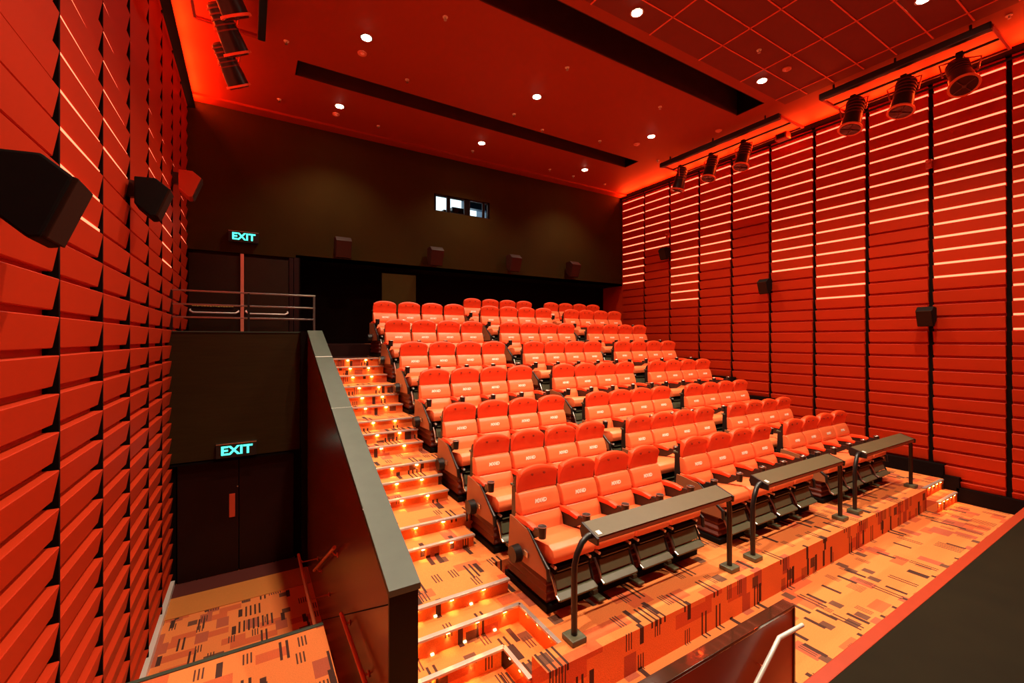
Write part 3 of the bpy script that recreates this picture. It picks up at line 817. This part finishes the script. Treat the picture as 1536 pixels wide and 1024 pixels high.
    # left armrest
    def arm(x, par):
        b = MB()
        pr_ = [(.0, .745), (-.10, .765), (-.26, .775), (-.38, .765), (-.40, .785), (-.385, .812), (-.26, .832), (-.10, .828), (.0, .795)]
        b.prism(pr_, x-.036, x+.036, 'X', bevel=.016, seg=2); a_ = b.obj('armrest', M_SEATSHADE, par, True)
        b = MB(); b.prism([(.0, .60), (-.12, .55), (-.30, .64), (-.44, .72), (-.495, .765), (-.495, .815), (-.405, .812), (-.40, .770), (-.26, .772), (-.10, .762), (.0, .742)], x-.022, x+.022, 'X', bevel=.005); b.obj('arm_support', M_BLACK, a_)
        b = MB(); n_ = 18
        b.tube([(x, -.525, .745), (x, -.525, .865)], [.040, .048], n_, cap=False)
        b.tube([(x, -.525, .865), (x, -.525, .748)], [.042, .036], n_, cap=True); b.obj('cup_holder', M_BLACK, a_, True)
        b = MB(); b.tube([(x+.047*math.cos(q*PI/9), -.525+.047*math.sin(q*PI/9), .866) for q in range(19)], .004, 6); b.obj('cup_holder_rim', M_STEEL, a_, True)
    arm(-.300, t)
    return t, arm
seat, arm_fn = build_seat()

def build_base():
    t = thing('motion_base', 'x', 'motion base', (0, 0, 0), 'four seat motion platforms')
    b = MB(); b.box(-.31, 2.11, -.62, .24, 0, .075, bevel=.012); b.obj('floor_plate', M_BLACKM, t)
    # pleated bellows
    b = MB(); n = 7; z0, z1 = .075, .37
    def ring(e, z): return [b.bm.verts.new((-.27-e, -.56-e, z)), b.bm.verts.new((2.07+e, -.56-e, z)), b.bm.verts.new((2.07+e, .18+e, z)), b.bm.verts.new((-.27-e, .18+e, z))]
    R_ = [ring(.028 if i % 2 else 0, z0+(z1-z0)*i/n) for i in range(n+1)]
    for A, B in zip(R_, R_[1:]):
        for i in range(4): b.bm.faces.new((A[i], A[(i+1) % 4], B[(i+1) % 4], B[i]))
    b.bm.faces.new(R_[0][::-1]); b.bm.faces.new(R_[-1])
    b.obj('bellows', M_BELLOW, t)
    b = MB(); b.box(-.31, 2.11, -.60, .22, .37, .415, bevel=.01); b.obj('deck', M_BLACK, t)
    prof = [(.06, .80), (-.05, .795), (-.33, .755), (-.45, .655), (-.60, .53), (-.665, .485), (-.675, .385), (.10, .365)]
    for x in (-.345, 2.125):
        b = MB(); b.prism(prof, x, x+.022, 'X', bevel=.004); sp_ = b.obj('side_panel', M_BROWNP, t)
        b = MB(); b.tube([(x+.011, -.30, .775), (x+.011, -.44, .670), (x+.011, -.60, .545), (x+.011, -.675, .495), (x+.011, -.685, .380)], [.010, .014, .020, .024, .020], 10)
        b.obj('panel_edge', M_BLACK, sp_, True)
    for k in range(3):
        x = .30+.6*k
        b = MB(); b.box(x-.045, x+.045, -.78, -.60, .03, .055, bevel=.006); b.box(x-.03, x+.03, -.68, -.58, .055, .10)
        b.obj('foot_plate', M_GREY, t)
    # round cover and switch at the left end
    b = MB(); b.cyl((-.345, -.13, .44), (-.43, -.13, .44), .095, .088, 22); dc = b.obj('round_cover', M_BLACK, t, True)
    b = MB(); b.box(-.365, -.345, -.34, -.25, .47, .53, bevel=.006); b.obj('switch_plate', M_STEEL, dc)
    # hoses and valve block in the gap at the right end
    b = MB(); b.box(2.15, 2.30, -.12, .16, .02, .58, bevel=.015); vb = b.obj('control_box', M_BLACKM, t)
    for j, (dx, dz) in enumerate(((0, 0), (.055, -.10))):
        b = MB(); P = []
        for q in range(9):
            s_ = q/8; P.append((2.22+dx+.03*math.sin(s_*PI), -.10-.42*s_+.10*math.sin(s_*PI), .74+dz-.45*s_**1.6))
        b.tube(P, .018, 8); b.obj('hose', M_HOSE, vb, True)
    b = MB(); b.cyl((2.22, -.14, .50), (2.22, -.12, .50), .022, None, 10); b.cyl((2.26, -.14, .36), (2.26, -.12, .36), .018, None, 10); b.obj('fitting', M_STEEL, vb, True)
    return t
base = build_base()
RX0 = [2.92, 2.90, 2.87, 2.84, 2.81, 2.80, 2.80, 2.75]
BLK = ['left', 'middle', 'right']
SW = ['first', 'second', 'third', 'last']
first = True
for r in range(8):
    for bk in range(3):
        if r == 7 and bk == 0: continue
        bx = RX0[r]+[0, 2.90, 5.79][bk] - (.0 if r < 4 else .04*bk)
        bo = base if first else copy_tree(base)
        bo.location = (bx, ROWY[r], ROWZ[r])
        rn = names[r]+' row'
        bo['label'] = 'black motion platform with bellows under the %s block of the %s' % (BLK[bk], rn)
        for k in range(4):
            so = seat if first else copy_tree(seat)
            first = False
            so.location = (bx+.6*k, ROWY[r], ROWZ[r])
            so['label'] = 'red padded motion seat, %s from left in %s block of the %s' % (SW[k], BLK[bk], rn)
            if k == 3 and False: pass
# right-end armrests belong to the last seat of each block
src = [o for o in seat.children if o.name.startswith('armrest')][0]
for o in [o for o in bpy.data.objects if o.get('category') == 'seat' and 'last from left' in o['label']]:
    c_ = copy_tree(src, o); c_.location = (.60, 0, 0)
for o in bpy.data.objects:
    if o.get('category') == 'seat': o['label'] = o['label'].replace('last from left', 'rightmost').replace('first from left', 'leftmost')

# ------------------------------------------------------------------ front safety rails
def safety_rail(x0, x1, label):
    L_ = x1-x0
    t = thing('safety_rail', label, 'railing', (x0, 3.20, 0), 'padded safety rails before the front row')
    # left post, bent at the top towards the pad
    b = MB(); b.tube([(0, 0, .05), (0, 0, .60), (.005, 0, .70), (.035, 0, .80), (.10, .01, .885), (.17, .02, .92), (.24, .02, .93)], .030, 12); b.obj('post', M_BLACK, t, True)
    b = MB(); b.tube([(L_, 0, .05), (L_, 0, .72), (L_-.01, 0, .82), (L_-.04, .01, .89), (L_-.09, .02, .925)], .030, 12); b.obj('post', M_BLACK, t, True)
    for x in (0, L_):
        b = MB(); b.box(x-.085, x+.085, -.085, .085, 0, .055, bevel=.012); b.obj('base_plate', M_GREY, t)
    b = MB(); b.prism([(-.06, .925), (.15, .990), (.165, .94), (.15, .87), (-.04, .862), (-.075, .89)], .235, L_-.055, 'X', bevel=.006); pd = b.obj('pad_body', M_RAILFACE, t)
    b = MB(); b.prism([(-.062, .927), (.152, .9935), (.149, 1.001), (-.066, .934)], .233, L_-.053, 'X', bevel=.002); b.obj('pad_top', M_RAILTOP, t)
    b = MB()
    for x in (.21, L_-.058): b.prism([(-.08, .86), (-.085, .93), (.15, 1.005), (.175, .93), (.15, .86)], x, x+.028, 'X', bevel=.004)
    b.obj('end_cap', M_BLACK, t)
    b = MB(); b.prism([(-.045, .9425), (.005, .958), (.004, .9605), (-.046, .945)], .26, .31, 'X'); b.obj('seat_sticker', M_STICK, t)
    return t
safety_rail(2.61, 5.035, 'left padded safety rail on black posts before the front row')
safety_rail(5.535, 7.925, 'middle padded safety rail on black posts before the front row')
safety_rail(8.435, 10.80, 'right padded safety rail on black posts before the front row')

# ------------------------------------------------------------------ stage and stairwell parapet
sg_ = thing('stage', 'dark stage platform with red front edge at bottom right', 'stage', (0, 0, LOW))
b = MB(); b.box(2.6, XR, -1.49, 1.54, 0, .70); b.obj('deck', M_STAGE, sg_)
b = MB(); b.box(2.5, XR, 1.54, 1.64, 0, .705, bevel=.008); b.obj('edge_trim', M_STAGETRIM, sg_)
pw_ = thing('parapet', 'dark red parapet wall with slanting white handrail at bottom right', 'wall', (3.99, 1.95, LOW))
b = MB(); b.box(-2.6, 0, 0, .085, -.2, .948-.02, bevel=.004); b.obj('panel', M_STAGETRIM, pw_)
b = MB(); b.box(-2.6, .006, -.006, .095, .925, .95, bevel=.004)
cap_m = mat('glossy_dark_cap', (.05, .02, .01), .08, spec=.9, coat=.6)
b.obj('cap', cap_m, pw_)
b = MB(); b.box(-.02, .004, -.008, .0, -.2, .925); b.obj('corner_strip', M_BLACK, pw_)
hr = bpy.data.objects.new
b = MB(); b.tube([(-1.30, -.075, .18), (-.38, -.075, .845), (-.02, -.075, .825)], .017, 10); ro = b.obj('handrail', M_WHITE, pw_, True)
b = MB(); b.tube([(-.55, -.075, .70), (-.55, -.04, .66), (-.55, -.0, .66)], .008, 8); b.obj('bracket', M_TUBE, ro, True)
# stair bottom between parapet and stage is hidden; the aisle carpet lies behind

# ------------------------------------------------------------------ camera and world
cam = bpy.data.cameras.new('camera'); co = bpy.data.objects.new('camera', cam); COL.objects.link(co)
co.location = (0, 0, 2.82); co.rotation_euler = (PI/2, 0, -math.atan((768-373)/655))
cam.sensor_width = 36; cam.lens = 655/1536*36; cam.shift_y = -4/1536; cam.clip_start = .05
S.camera = co
wd = bpy.data.worlds.new('world'); S.world = wd; wd.use_nodes = True
wd.node_tree.nodes['Background'].inputs[0].default_value = (.9, .35, .15, 1)
wd.node_tree.nodes['Background'].inputs[1].default_value = .0
S.view_settings.view_transform = 'Standard'; S.view_settings.look = 'None'
S.view_settings.exposure = 0.55; S.view_settings.gamma = 1.0
try: S.view_settings.use_curve_mapping = False
except Exception: pass
S.cycles.use_denoising = True
S.cycles.max_bounces = 8; S.cycles.diffuse_bounces = 5
S.cycles.sample_clamp_indirect = 6
